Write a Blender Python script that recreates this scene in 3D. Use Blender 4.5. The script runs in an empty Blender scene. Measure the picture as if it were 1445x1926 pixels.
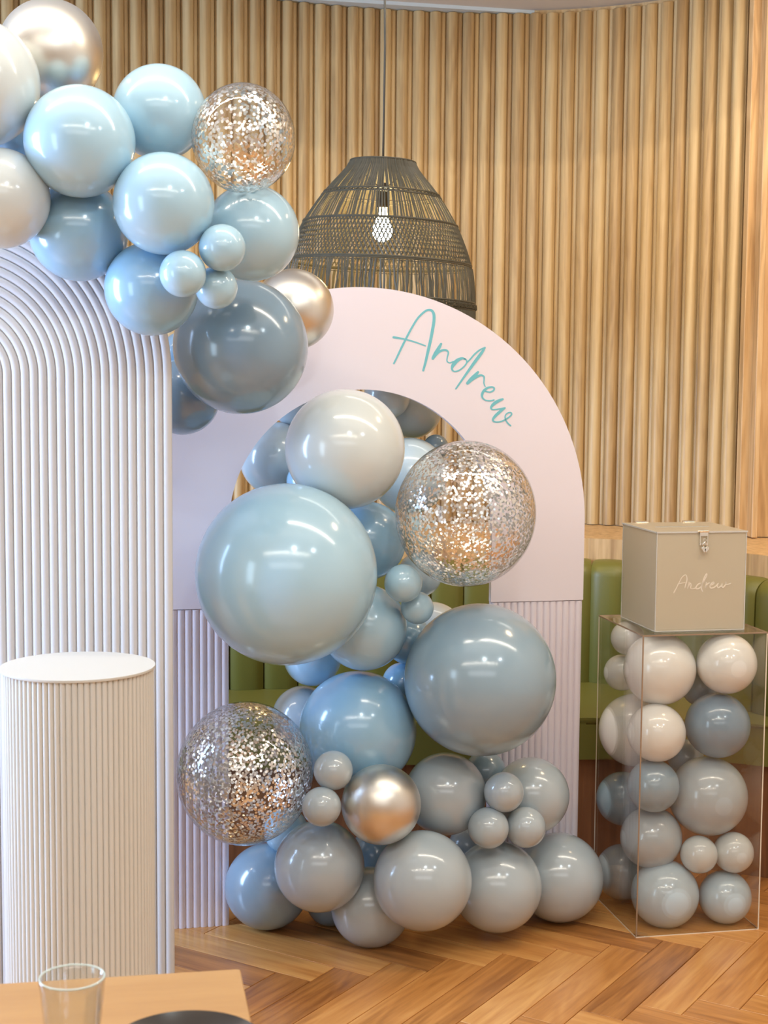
import bpy, bmesh, math, random
from mathutils import Vector, Matrix
PI = math.pi
random.seed(7)
scene = bpy.context.scene
COL = scene.collection

# ------------------------------------------------------------------ camera
cam_data = bpy.data.cameras.new('camera')
cam = bpy.data.objects.new('camera', cam_data)
COL.objects.link(cam)
scene.camera = cam
cam_data.sensor_fit = 'VERTICAL'
cam_data.sensor_height = 24.0
cam_data.lens = 2800.0 / 1926.0 * 24.0
cam.matrix_world = Matrix.Translation((0, 0, 1.45)) @ Matrix.Rotation(PI / 2 - math.atan(248 / 2800.0), 4, 'X') @ Matrix.Rotation(0.008, 4, 'Z')
cam_data.clip_start = 0.05
cam_data.dof.use_dof = True
cam_data.dof.focus_distance = 3.7
cam_data.dof.aperture_fstop = cam_data.lens / 1000.0 / 0.0045

# ------------------------------------------------------------------ world, lights, exposure
world = bpy.data.worlds.new('world')
scene.world = world
world.use_nodes = True
world.node_tree.nodes['Background'].inputs[0].default_value = (0.75, 0.85, 1.0, 1)
world.node_tree.nodes['Background'].inputs[1].default_value = 0.6
scene.view_settings.view_transform = 'Standard'
scene.view_settings.look = 'None'
scene.view_settings.exposure = -0.42
scene.view_settings.gamma = 1.0
scene.view_settings.use_curve_mapping = False

def area(name, loc, target, sx, sy, power, color, shape='RECTANGLE', spread=180):
    l = bpy.data.lights.new(name, 'AREA')
    l.shape = shape
    l.size = sx
    l.size_y = sy
    l.energy = power
    l.color = color
    l.spread = math.radians(spread)
    o = bpy.data.objects.new(name, l)
    COL.objects.link(o)
    o.location = loc
    d = Vector(target) - Vector(loc)
    o.rotation_euler = d.to_track_quat('-Z', 'Y').to_euler()
    return o
WARM = (1.0, 0.90, 0.74)
NEUT = (0.93, 0.97, 1.0)
COOL = (0.62, 0.82, 1.0)
# linear pendant lamps that run across the room under the ceiling
area('linear_lamp_light', (0.0, 2.90, 3.02), (0.0, 2.90, 0), 5.6, 0.045, 76, WARM)
area('linear_lamp_light', (0.0, 0.45, 3.02), (0.0, 0.45, 0), 3.8, 0.055, 52, WARM)
for yy in (2.2, 0.2):  # upward fill, added to brighten the ceiling
    area('ceiling_fill_light', (0.1, yy, 2.80), (0.1, yy, 3.0), 3.4, 0.05, 16, NEUT)
# broad overhead fill lights, added for soft frontal light
area('overhead_fill_light', (-0.2, 0.6, 3.08), (-0.2, 1.6, 0), 3.6, 1.6, 8, NEUT)
area('overhead_fill_light', (0.2, -2.0, 3.0), (0.2, 0.0, 0), 4.6, 1.6, 70, NEUT)
area('downlight', (1.9, 1.2, 3.05), (1.2, 3.0, 0.9), 0.16, 0.16, 9, (0.8, 0.92, 1.0), 'DISK')
# fill strip added near the ceiling to brighten the slats
area('slat_fill_light', (0.75, 4.45, 2.72), (0.8, 5.3, 0.9), 1.7, 0.12, 7, (1.0, 0.95, 0.86))
# round downlights
area('downlight', (0.45, 1.0, 3.05), (0.35, 2.9, 0.9), 0.16, 0.16, 12, (0.8, 0.95, 1.0), 'DISK')
area('downlight', (1.5, 3.9, 2.70), (1.6, 4.7, 1.2), 0.3, 0.3, 14, (1.0, 0.74, 0.45), 'DISK')
# daylight from the tall windows on the left
area('window_light', (-2.86, 0.55, 1.45), (0, 3.6, 1.1), 0.7, 1.7, 26, COOL)
area('window_light', (-2.88, 2.92, 1.45), (0, 3.7, 0.9), 0.72, 1.7, 175, (0.40, 0.62, 1.0))

# ------------------------------------------------------------------ materials
def new_mat(name):
    m = bpy.data.materials.new(name)
    m.use_nodes = True
    nt = m.node_tree
    for nd in list(nt.nodes):
        nt.nodes.remove(nd)
    out = nt.nodes.new('ShaderNodeOutputMaterial')
    return m, nt, out

def srgb(r, g, b):
    def c(v):
        v /= 255.0
        return v / 12.92 if v <= 0.04045 else ((v + 0.055) / 1.055) ** 2.4
    return (c(r), c(g), c(b), 1)

def principled(name, col, rough=0.5, metal=0.0, coat=0.0, coat_r=0.05, spec=0.5, sss=0.0, noise=0.0, nscale=8.0, bump=0.0):
    m, nt, out = new_mat(name)
    p = nt.nodes.new('ShaderNodeBsdfPrincipled')
    p.inputs['Base Color'].default_value = col
    p.inputs['Roughness'].default_value = rough
    p.inputs['Metallic'].default_value = metal
    p.inputs['Coat Weight'].default_value = coat
    p.inputs['Coat Roughness'].default_value = coat_r
    if coat > .9:
        p.inputs['Coat IOR'].default_value = 1.66
    p.inputs['Specular IOR Level'].default_value = spec
    if sss:
        p.inputs['Subsurface Weight'].default_value = sss
        p.inputs['Subsurface Radius'].default_value = (0.02, 0.02, 0.02)
    if noise or bump:
        tc = nt.nodes.new('ShaderNodeTexCoord')
        nz = nt.nodes.new('ShaderNodeTexNoise')
        nz.inputs['Scale'].default_value = nscale
        nz.inputs['Detail'].default_value = 4
        nt.links.new(tc.outputs['Object'], nz.inputs['Vector'])
        if noise:
            mx = nt.nodes.new('ShaderNodeMixRGB')
            mx.blend_type = 'MULTIPLY'
            mx.inputs[0].default_value = noise
            mx.inputs[1].default_value = col
            nt.links.new(nz.outputs['Fac'], mx.inputs[2])
            nt.links.new(mx.outputs[0], p.inputs['Base Color'])
        if bump:
            b = nt.nodes.new('ShaderNodeBump')
            b.inputs['Strength'].default_value = bump
            b.inputs['Distance'].default_value = 0.002
            nt.links.new(nz.outputs['Fac'], b.inputs['Height'])
            nt.links.new(b.outputs[0], p.inputs['Normal'])
    nt.links.new(p.outputs[0], out.inputs[0])
    return m

def wood(name, c_dark, c_mid, c_light, axis='Z', rough=0.4, fine=70.0, vary=0.5, coat=0.0, figure=1.0):
    """oak like grain that runs along one local axis, each object with its own tone"""
    m, nt, out = new_mat(name)
    N = nt.nodes.new
    L = nt.links.new
    p = N('ShaderNodeBsdfPrincipled')
    p.inputs['Roughness'].default_value = rough
    p.inputs['Coat Weight'].default_value = coat
    p.inputs['Coat Roughness'].default_value = 0.15
    tc = N('ShaderNodeTexCoord')
    oi = N('ShaderNodeObjectInfo')
    ofs = N('ShaderNodeVectorMath'); ofs.operation = 'SCALE'
    cmb = N('ShaderNodeCombineXYZ')
    cmb.inputs[0].default_value = 13.1; cmb.inputs[1].default_value = 7.7; cmb.inputs[2].default_value = 5.3
    L(cmb.outputs[0], ofs.inputs[0]); L(oi.outputs['Random'], ofs.inputs['Scale'])
    add = N('ShaderNodeVectorMath'); add.operation = 'ADD'
    L(tc.outputs['Object'], add.inputs[0]); L(ofs.outputs[0], add.inputs[1])
    def mapped(lng, acr):
        mp = N('ShaderNodeMapping')
        s = [acr, acr, acr]
        s['XYZ'.index(axis)] = lng
        mp.inputs['Scale'].default_value = s
        L(add.outputs[0], mp.inputs['Vector'])
        return mp
    n1 = N('ShaderNodeTexNoise'); n1.inputs['Scale'].default_value = 1.0; n1.inputs['Detail'].default_value = 6; n1.inputs['Roughness'].default_value = 0.65
    L(mapped(2.2, fine).outputs[0], n1.inputs['Vector'])
    n2 = N('ShaderNodeTexNoise'); n2.inputs['Scale'].default_value = 1.0; n2.inputs['Detail'].default_value = 2; n2.inputs['Distortion'].default_value = 0.6
    L(mapped(1.1, 9.0).outputs[0], n2.inputs['Vector'])
    # contour bands of a smooth field give the cathedral figure
    mul = N('ShaderNodeMath'); mul.operation = 'MULTIPLY'; mul.inputs[1].default_value = 9.0
    L(n2.outputs['Fac'], mul.inputs[0])
    sn = N('ShaderNodeMath'); sn.operation = 'SINE'
    mul2 = N('ShaderNodeMath'); mul2.operation = 'MULTIPLY'; mul2.inputs[1].default_value = 6.2
    L(mul.outputs[0], mul2.inputs[0]); L(mul2.outputs[0], sn.inputs[0])
    mr = N('ShaderNodeMapRange'); mr.inputs['From Min'].default_value = -1; mr.inputs['From Max'].default_value = 1
    mr.inputs['To Min'].default_value = -0.09 * figure; mr.inputs['To Max'].default_value = 0.09 * figure
    L(sn.outputs[0], mr.inputs['Value'])
    a1 = N('ShaderNodeMath'); a1.operation = 'ADD'
    L(n1.outputs['Fac'], a1.inputs[0]); L(mr.outputs[0], a1.inputs[1])
    vr = N('ShaderNodeMapRange'); vr.inputs['To Min'].default_value = -0.16 * vary; vr.inputs['To Max'].default_value = 0.16 * vary
    L(oi.outputs['Random'], vr.inputs['Value'])
    a2 = N('ShaderNodeMath'); a2.operation = 'ADD'
    L(a1.outputs[0], a2.inputs[0]); L(vr.outputs[0], a2.inputs[1])
    cr = N('ShaderNodeValToRGB')
    e = cr.color_ramp.elements
    e[0].position = 0.16; e[0].color = c_dark
    e[1].position = 0.84; e[1].color = c_light
    k = e.new(0.5); k.color = c_mid
    L(a2.outputs[0], cr.inputs[0])
    L(cr.outputs[0], p.inputs['Base Color'])
    b = N('ShaderNodeBump'); b.inputs['Strength'].default_value = 0.12; b.inputs['Distance'].default_value = 0.0006
    L(n1.outputs['Fac'], b.inputs['Height']); L(b.outputs[0], p.inputs['Normal'])
    L(p.outputs[0], out.inputs[0])
    return m

def clear_shell(name, tint, refl=1.0, ior=1.45, rough=0.02):
    """thin transparent film: fresnel mix of clear and mirror"""
    m, nt, out = new_mat(name)
    t = nt.nodes.new('ShaderNodeBsdfTransparent'); t.inputs[0].default_value = tint
    g = nt.nodes.new('ShaderNodeBsdfGlossy'); g.inputs['Roughness'].default_value = rough
    fr = nt.nodes.new('ShaderNodeFresnel'); fr.inputs[0].default_value = ior
    geo = nt.nodes.new('ShaderNodeNewGeometry')
    # on the far side of the film the fresnel term has to use the outer index too
    mi = nt.nodes.new('ShaderNodeMath'); mi.operation = 'MULTIPLY'; mi.inputs[1].default_value = refl
    sw = nt.nodes.new('ShaderNodeMixRGB')
    iorb = nt.nodes.new('ShaderNodeMapRange')
    iorb.inputs['To Min'].default_value = ior; iorb.inputs['To Max'].default_value = 1.0 / ior
    nt.links.new(geo.outputs['Backfacing'], iorb.inputs['Value'])
    nt.links.new(iorb.outputs[0], fr.inputs[0])
    nt.nodes.remove(sw)
    mx = nt.nodes.new('ShaderNodeMixShader')
    nt.links.new(fr.outputs[0], mi.inputs[0])
    nt.links.new(mi.outputs[0], mx.inputs[0])
    nt.links.new(t.outputs[0], mx.inputs[1]); nt.links.new(g.outputs[0], mx.inputs[2])
    nt.links.new(mx.outputs[0], out.inputs[0])
    return m

def emissive(name, col, strength):
    m, nt, out = new_mat(name)
    e = nt.nodes.new('ShaderNodeEmission')
    e.inputs[0].default_value = col; e.inputs[1].default_value = strength
    nt.links.new(e.outputs[0], out.inputs[0])
    return m

def latex(name, col, rough=0.42):
    return principled(name, col, rough=rough, coat=1.0, coat_r=0.15, spec=0.3)

M = {}
M['sky'] = latex('pale_blue_latex', srgb(166, 202, 222))
M['blue'] = latex('mid_blue_latex', srgb(142, 184, 212))
M['slate'] = latex('slate_blue_latex', srgb(120, 148, 170))
M['steel'] = latex('steel_blue_latex', srgb(138, 163, 180))
M['grey'] = latex('grey_latex', srgb(170, 182, 189))
M['pale'] = latex('pale_grey_blue_latex', srgb(184, 203, 214))
M['white'] = latex('off_white_latex', srgb(202, 209, 209))
M['ivory'] = latex('ivory_latex', srgb(230, 230, 226))
M['chrome'] = principled('chrome_latex', srgb(222, 218, 210), rough=0.36, metal=1.0)
M['clear'] = clear_shell('clear_latex', (0.97, 0.97, 0.97, 1), 1.5, 1.42)
M['confetti'] = principled('silver_foil', srgb(246, 244, 240), rough=0.28, metal=1.0)
M['slat'] = wood('oak_slat', srgb(152, 120, 80), srgb(194, 163, 115), srgb(216, 190, 142), 'Z', 0.45, 60, 0.95, figure=0.45)
M['oak'] = wood('oak_panel', srgb(164, 126, 82), srgb(208, 170, 120), srgb(228, 196, 148), 'Z', 0.45, 40, 0.2, figure=0.8)
M['oak_dark'] = wood('oak_shadow_panel', srgb(120, 78, 40), srgb(150, 104, 58), srgb(172, 124, 74), 'Z', 0.5, 60, 0.2)
M['bench_wood'] = wood('bench_base_wood', srgb(100, 62, 36), srgb(132, 84, 50), srgb(154, 102, 62), 'Z', 0.5, 50, 0.2)
M['plank'] = wood('parquet_oak', srgb(140, 86, 40), srgb(192, 130, 68), srgb(218, 162, 95), 'X', 0.30, 34, 1.3, coat=0.25, figure=0.55)
M['table'] = wood('table_oak', srgb(172, 128, 80), srgb(188, 144, 92), srgb(200, 158, 104), 'X', 0.45, 20, 0.1, figure=0.2)
M['pink'] = principled('blush_paint', srgb(227, 218, 225), rough=0.5)
M['ribbed'] = principled('white_satin_paint', srgb(204, 205, 208), rough=0.45)
M['podium'] = principled('cream_satin_paint', srgb(206, 205, 200), rough=0.5)
M['podium_top'] = principled('cream_top_paint', srgb(198, 196, 190), rough=0.55)
M['teal'] = principled('teal_vinyl', srgb(112, 186, 196), rough=0.4)
M['green'] = principled('green_vinyl_upholstery', srgb(112, 108, 46), rough=0.42, bump=0.15, nscale=220)
M['ceiling'] = principled('ceiling_paint', srgb(206, 203, 196), rough=0.9)
M['soffit'] = principled('soffit_paint', srgb(190, 200, 202), rough=0.8)
M['wallpaint'] = principled('wall_paint', srgb(222, 214, 200), rough=0.85)
M['rattan'] = principled('black_rattan', srgb(88, 84, 70), rough=0.5, noise=0.5, nscale=60)
M['cord'] = principled('dark_cord', srgb(70, 66, 58), rough=0.6)
M['socket'] = principled('lamp_socket', srgb(60, 52, 40), rough=0.4, metal=0.6)
M['bulb'] = emissive('warm_bulb_glow', (1.0, 0.70, 0.30, 1), 300)
M['acrylic'] = clear_shell('clear_acrylic', (0.985, 0.98, 0.97, 1), 1.0, 1.49, 0.0)
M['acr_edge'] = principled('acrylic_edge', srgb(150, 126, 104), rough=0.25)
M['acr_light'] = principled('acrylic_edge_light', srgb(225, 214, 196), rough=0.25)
M['silver'] = principled('polished_silver', srgb(240, 238, 230), rough=0.12, metal=1.0)
M['mirror'] = principled('mirror_vinyl', srgb(255, 250, 236), rough=0.3, metal=0.7)
M['dark'] = principled('dark_slot', srgb(30, 26, 22), rough=0.6)
M['plate'] = principled('dark_glazed_plate', srgb(66, 60, 56), rough=0.28, metal=0.25, noise=0.4, nscale=18)
M['frame'] = principled('window_frame_paint', srgb(230, 230, 228), rough=0.5)
M['daypane'] = emissive('daylit_pane', (0.55, 0.78, 1.0, 1), 2.0)

def frosted(name, col):
    m, nt, out = new_mat(name)
    d = nt.nodes.new('ShaderNodeBsdfDiffuse'); d.inputs[0].default_value = col
    t = nt.nodes.new('ShaderNodeBsdfTranslucent'); t.inputs[0].default_value = col
    g = nt.nodes.new('ShaderNodeBsdfGlossy'); g.inputs['Roughness'].default_value = 0.34
    m1 = nt.nodes.new('ShaderNodeMixShader'); m1.inputs[0].default_value = 0.55
    m2 = nt.nodes.new('ShaderNodeMixShader')
    fr = nt.nodes.new('ShaderNodeFresnel'); fr.inputs[0].default_value = 1.5
    nt.links.new(d.outputs[0], m1.inputs[1]); nt.links.new(t.outputs[0], m1.inputs[2])
    nt.links.new(m1.outputs[0], m2.inputs[1]); nt.links.new(g.outputs[0], m2.inputs[2])
    nt.links.new(fr.outputs[0], m2.inputs[0])
    nt.links.new(m2.outputs[0], out.inputs[0])
    return m
M['frost'] = frosted('frosted_acrylic', srgb(246, 236, 212))

M['glass'] = clear_shell('drinking_glass', (0.965, 0.98, 0.985, 1), 1.8, 1.6, 0.04)
M['glass_rim'] = principled('glass_rim', srgb(205, 222, 220), rough=0.12)

# ------------------------------------------------------------------ helpers
def link_mesh(name, me, mat, parent=None, loc=None, rotz=0.0):
    if mat is not None and not me.materials:
        me.materials.append(mat)
    o = bpy.data.objects.new(name, me)
    COL.objects.link(o)
    if parent is not None:
        o.parent = parent
    if loc is not None:
        o.location = loc
    if rotz:
        o.rotation_euler = (0, 0, rotz)
    return o

def obj(name, bm, mat, parent=None, smooth=False, loc=None, rotz=0.0, auto=None):
    me = bpy.data.meshes.new(name)
    bmesh.ops.recalc_face_normals(bm, faces=bm.faces)
    bm.to_mesh(me)
    bm.free()
    if smooth:
        me.polygons.foreach_set('use_smooth', [True] * len(me.polygons))
        if auto:
            me.set_sharp_from_angle(angle=math.radians(auto))
    return link_mesh(name, me, mat, parent, loc, rotz)

def thing(name, label, cat, loc=(0, 0, 0), rotz=0.0, group=None):
    o = bpy.data.objects.new(name, None)
    o.empty_display_size = 0.05
    COL.objects.link(o)
    o.location = loc
    o.rotation_euler = (0, 0, rotz)
    o['label'] = label
    o['category'] = cat
    if group:
        o['group'] = group
    return o

def box(bm, x0, x1, y0, y1, z0, z1, bevel=0.0, seg=2):
    vs = [bm.verts.new(p) for p in ((x0, y0, z0), (x1, y0, z0), (x1, y1, z0), (x0, y1, z0), (x0, y0, z1), (x1, y0, z1), (x1, y1, z1), (x0, y1, z1))]
    fs = [bm.faces.new([vs[i] for i in q]) for q in ((3, 2, 1, 0), (4, 5, 6, 7), (0, 1, 5, 4), (1, 2, 6, 5), (2, 3, 7, 6), (3, 0, 4, 7))]
    if bevel:
        es = set()
        for fc in fs:
            es.update(fc.edges)
        bmesh.ops.bevel(bm, geom=list(es), offset=bevel, segments=seg, affect='EDGES', profile=0.5)
    return bm

def nbox(*a, **k):
    return box(bmesh.new(), *a, **k)

def prism(bm, pts, z0, z1):
    """extrude a ground-plan polygon"""
    lo = [bm.verts.new((x, y, z0)) for x, y in pts]
    hi = [bm.verts.new((x, y, z1)) for x, y in pts]
    bm.faces.new(lo[::-1]); bm.faces.new(hi)
    n = len(pts)
    for i in range(n):
        j = (i + 1) % n
        bm.faces.new((lo[i], lo[j], hi[j], hi[i]))
    return bm

def extrude_y(bm, pts, y0, y1):
    """extrude an elevation polygon (x, z) in depth"""
    a = [bm.verts.new((x, y0, z)) for x, z in pts]
    b = [bm.verts.new((x, y1, z)) for x, z in pts]
    bm.faces.new(a); bm.faces.new(b[::-1])
    n = len(pts)
    for i in range(n):
        j = (i + 1) % n
        bm.faces.new((a[i], b[i], b[j], a[j]))
    return bm

def lathe(bm, prof, n=48, closed=False):
    rings = []
    for r, z in prof:
        if r < 1e-6:
            rings.append([bm.verts.new((0, 0, z))])
        else:
            rings.append([bm.verts.new((r * math.cos(2 * PI * i / n), r * math.sin(2 * PI * i / n), z)) for i in range(n)])
    pairs = list(zip(rings[:-1], rings[1:]))
    if closed:
        pairs.append((rings[-1], rings[0]))
    for a, b in pairs:
        for i in range(n):
            j = (i + 1) % n
            if len(a) == 1 and len(b) == 1:
                continue
            if len(a) == 1:
                bm.faces.new((a[0], b[i], b[j]))
            elif len(b) == 1:
                bm.faces.new((a[i], a[j], b[0]))
            else:
                bm.faces.new((a[i], a[j], b[j], b[i]))
    return bm

def tube(bm, pts, r, n=6, cap=True):
    pts = [Vector(p) for p in pts]
    rings = []
    up = Vector((0.13, 0.21, 0.97))
    for i, p in enumerate(pts):
        t = (pts[min(i + 1, len(pts) - 1)] - pts[max(i - 1, 0)]).normalized()
        a = t.cross(up)
        if a.length < 1e-3:
            a = t.cross(Vector((1, 0, 0)))
        a.normalize()
        b = t.cross(a)
        rr = r[i] if isinstance(r, (list, tuple)) else r
        rings.append([bm.verts.new(p + (a * math.cos(2 * PI * k / n) + b * math.sin(2 * PI * k / n)) * rr) for k in range(n)])
    for A, B in zip(rings[:-1], rings[1:]):
        for k in range(n):
            bm.faces.new((A[k], A[(k + 1) % n], B[(k + 1) % n], B[k]))
    if cap:
        bm.faces.new(rings[0][::-1]); bm.faces.new(rings[-1])
    return bm

def torus(bm, R, z, r, n=64, m=6, cx=0.0, cy=0.0, axis='Z'):
    rings = []
    for i in range(n):
        a = 2 * PI * i / n
        ring = []
        for k in range(m):
            b = 2 * PI * k / m
            q = R + r * math.cos(b)
            if axis == 'Z':
                ring.append(bm.verts.new((cx + q * math.cos(a), cy + q * math.sin(a), z + r * math.sin(b))))
            else:
                ring.append(bm.verts.new((cx + q * math.cos(a), cy + r * math.sin(b), z + q * math.sin(a))))
        rings.append(ring)
    for i in range(n):
        A, B = rings[i], rings[(i + 1) % n]
        for k in range(m):
            bm.faces.new((A[k], B[k], B[(k + 1) % m], A[(k + 1) % m]))
    return bm

def catmull(P, sub=6):
    out = []
    for i in range(len(P) - 1):
        p0, p1, p2, p3 = P[max(i - 1, 0)], P[i], P[i + 1], P[min(i + 2, len(P) - 1)]
        for s in range(sub):
            t = s / sub
            out.append(tuple(0.5 * ((2 * b) + (-a + c) * t + (2 * a - 5 * b + 4 * c - d) * t * t + (-a + 3 * b - 3 * c + d) * t ** 3) for a, b, c, d in zip(p0, p1, p2, p3)))
    out.append(tuple(P[-1]))
    return out

def pen_stroke(bm, P, y0, y1):
    """a brush stroke (x, z, width) as a thin raised ribbon with round ends; one closed strip"""
    Q = catmull(P)
    n = len(Q)
    left, right = [], []
    for i, (x, z, w) in enumerate(Q):
        a = Q[max(i - 1, 0)]; b = Q[min(i + 1, n - 1)]
        tx, tz = b[0] - a[0], b[1] - a[1]
        l = math.hypot(tx, tz) or 1
        nx, nz = -tz / l, tx / l
        left.append((x + nx * w / 2, z + nz * w / 2)); right.append((x - nx * w / 2, z - nz * w / 2))
    vf = [[bm.verts.new((p[0], y0, p[1])) for p in s] for s in (left, right)]
    vb = [[bm.verts.new((p[0], y1, p[1])) for p in s] for s in (left, right)]
    for i in range(n - 1):
        bm.faces.new((vf[0][i], vf[0][i + 1], vf[1][i + 1], vf[1][i]))
        bm.faces.new((vb[0][i], vf[0][i], vf[0][i + 1], vb[0][i + 1]))
        bm.faces.new((vb[1][i], vb[1][i + 1], vf[1][i + 1], vf[1][i]))
    for (x, z, w), s, e in ((Q[0], 0, 1), (Q[-1], -1, -1)):
        L0 = left[s]; c = (x, z)
        a0 = math.atan2(L0[1] - z, L0[0] - x)
        fan = [bm.verts.new((x + w / 2 * math.cos(a0 + e * PI * k / 6), y0, z + w / 2 * math.sin(a0 + e * PI * k / 6))) for k in range(7)]
        cv = bm.verts.new((x, y0, z))
        for k in range(6):
            bm.faces.new((cv, fan[k], fan[k + 1]))
    return bm

# ------------------------------------------------------------------ room shell
def struct(name, bm, mat, parent=None, **k):
    o = obj(name, bm, mat, parent, **k)
    if parent is None:
        o['kind'] = 'structure'
    return o

X0, X1, Y0, Y1, CEIL = -2.95, 3.0, -3.6, 5.75, 2.76
floor = struct('floor', nbox(X0 - .1, X1 + .1, Y0 - .1, Y1 + .1, -0.08, -0.004), M['plank'])
HI = 3.12                      # unseen ceiling step, shaped so the higher lamps light the garland less
cl_ = bmesh.new()
box(cl_, X0 - .1, X1 + .1, Y0 - .1, 3.7, HI, HI + .1)
box(cl_, X0 - .1, X1 + .1, 3.7, Y1 + .1, CEIL + 0.012, HI + .1)
ceiling = struct('ceiling', cl_, M['ceiling'])
struct('wall_right', nbox(X1, X1 + .1, Y0 - .1, Y1 + .1, -0.08, HI + .1), M['wallpaint'])
struct('wall_front', nbox(X0, X1, Y0 - .1, Y0, -0.08, HI + .1), M['wallpaint'])
# left wall with two window openings
wl = bmesh.new()
for a, b, c, d in ((Y0, 0.1, 0, HI), (1.0, 2.54, 0, HI), (3.30, Y1, 0, HI), (0.1, 1.0, 0, .55), (0.1, 1.0, 2.35, HI), (2.54, 3.30, 0, .55), (2.54, 3.30, 2.35, HI)):
    box(wl, X0 - .1, X0, a, b, c, d)
struct('wall_left', wl, M['wallpaint'])
for i, (a, b) in enumerate(((0.1, 1.0), (2.54, 3.30))):
    w = bmesh.new()
    for q in ((a, a + .04, .55, 2.35), (b - .04, b, .55, 2.35), (a, b, .55, .59), (a, b, 2.31, 2.35), ((a + b) / 2 - .015, (a + b) / 2 + .015, .55, 2.35)):
        box(w, X0 - .07, X0 - .02, *q)
    wo = struct('window_%d' % (i + 1), w, M['frame'])
    obj('pane', nbox(X0 - .10, X0 - .095, a, b, .55, 2.35), M['daypane'], wo)

# herringbone parquet: every plank near the decoration is a piece of its own
PW, PL, ANG = 0.103, 0.515, math.radians(58)
UX, UY = math.cos(ANG), math.sin(ANG)
VX, VY = math.sin(ANG), -math.cos(ANG)
OX, OY = 0.465, 3.335
gap = 0.0011
pm = []
for v in range(3):
    b_ = bmesh.new()
    box(b_, -PL / 2 + gap, PL / 2 - gap, -PW / 2 + gap, PW / 2 - gap, -0.012, 0.0, 0.0008, 1)
    me = bpy.data.meshes.new('plank')
    bmesh.ops.recalc_face_normals(b_, faces=b_.faces)
    b_.to_mesh(me); b_.free()
    me.materials.append(M['plank'])
    pm.append(me)
far = bmesh.new()
cnt = 0
for k in range(-110, 110):
    for m_ in range(-14, 15):
        for kind in (0, 1):
            du, dv = k * PW + m_ * -PL, k * PW + m_ * PL
            if kind == 0:
                cu, cv = du + PL / 2, dv + PW / 2; ang = ANG
            else:
                cu, cv = du - PW / 2, dv + PL / 2; ang = ANG - PI / 2
            x = OX + cu * UX + cv * VX
            y = OY + cu * UY + cv * VY
            hx = abs(math.cos(ang)) * PL / 2 + .05
            hy = abs(math.sin(ang)) * PL / 2 + .05
            if not (X0 + hx < x < X1 - hx and Y0 + hy < y < 4.95 - hy * 0.3):
                continue
            near = (-1.2 < x < 1.75 and 2.75 < y < 4.45)
            if near:
                o = link_mesh('plank', pm[cnt % 3], None, floor, (x, y, 0.0), ang + (PI if random.random() < .5 else 0))
                cnt += 1
            else:
                c, s = math.cos(ang), math.sin(ang)
                P = [(x + c * a - s * b, y + s * a + c * b) for a, b in ((-PL / 2 + gap, -PW / 2 + gap), (PL / 2 - gap, -PW / 2 + gap), (PL / 2 - gap, PW / 2 - gap), (-PL / 2 + gap, PW / 2 - gap))]
                prism(far, P, -0.012, 0.0)
fo = obj('outlying_planks', far, M['plank'], floor)
fo['kind'] = 'stuff'

# curved slatted wall: ground plan path
def wall_path():
    pts = []
    cxl, cyl, Rl = 0.42, 3.41, 2.06          # gentle left part
    t_end = math.radians(25)
    e = (cxl - Rl * math.sin(t_end), cyl + Rl * math.cos(t_end))
    for i in range(14, 0, -1):
        pts.append((e[0] - i * .11 * math.cos(t_end), e[1] - i * .11 * math.sin(t_end)))
    for i in range(0, 21):
        t = t_end * (1 - i / 20)
        pts.append((cxl - Rl * math.sin(t), cyl + Rl * math.cos(t)))
    cxr, cyr, Rr = 0.42, 4.55, 0.92
    for i in range(1, 41):
        t = math.radians(57) * i / 40
        pts.append((cxr + Rr * math.sin(t), cyr + Rr * math.cos(t)))
    return pts
WP = wall_path()
seg = [0.0]
for a, b in zip(WP[:-1], WP[1:]):
    seg.append(seg[-1] + math.hypot(b[0] - a[0], b[1] - a[1]))
def at_len(s):
    for i in range(len(seg) - 1):
        if seg[i + 1] >= s:
            t = (s - seg[i]) / (seg[i + 1] - seg[i])
            a, b = WP[i], WP[i + 1]
            l = math.hypot(b[0] - a[0], b[1] - a[1])
            return a[0] + (b[0] - a[0]) * t, a[1] + (b[1] - a[1]) * t, math.atan2(b[1] - a[1], b[0] - a[0])
    a, b = WP[-2], WP[-1]
    return b[0], b[1], math.atan2(b[1] - a[1], b[0] - a[0])
back = [(x + .028 * -math.sin(0), y + .03) for x, y in WP]
poly = WP + [(1.30, 5.30), (0.95, 5.62), (-1.9, 5.62), (-1.95, 4.75)]
wb = bmesh.new()
n_ = len(WP)
off = []
for i, (x, y) in enumerate(WP):
    a = WP[max(i - 1, 0)]; b = WP[min(i + 1, n_ - 1)]
    t = math.atan2(b[1] - a[1], b[0] - a[0])
    off.append((x - .05 * -math.sin(t) * -1, y + .05 * math.cos(t)))
fr_ = [wb.verts.new((x, y, 0.0)) for x, y in WP] ; ft_ = [wb.verts.new((x, y, CEIL + .012)) for x, y in WP]
br_ = [wb.verts.new((x, y, 0.0)) for x, y in off] ; bt_ = [wb.verts.new((x, y, CEIL + .012)) for x, y in off]
for i in range(n_ - 1):
    wb.faces.new((fr_[i], fr_[i + 1], ft_[i + 1], ft_[i])); wb.faces.new((br_[i], bt_[i], bt_[i + 1], br_[i + 1]))
    wb.faces.new((ft_[i], ft_[i + 1], bt_[i + 1], bt_[i])); wb.faces.new((fr_[i], br_[i], br_[i + 1], fr_[i + 1]))
wb.faces.new((fr_[0], ft_[0], bt_[0], br_[0])); wb.faces.new((fr_[-1], br_[-1], bt_[-1], ft_[-1]))
wall_back = struct('wall_back', wb, M['slat'])
struct('wall_far', nbox(X0, X1, Y1 - .02, Y1 + .08, 0, CEIL + .012), M['wallpaint'])

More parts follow.
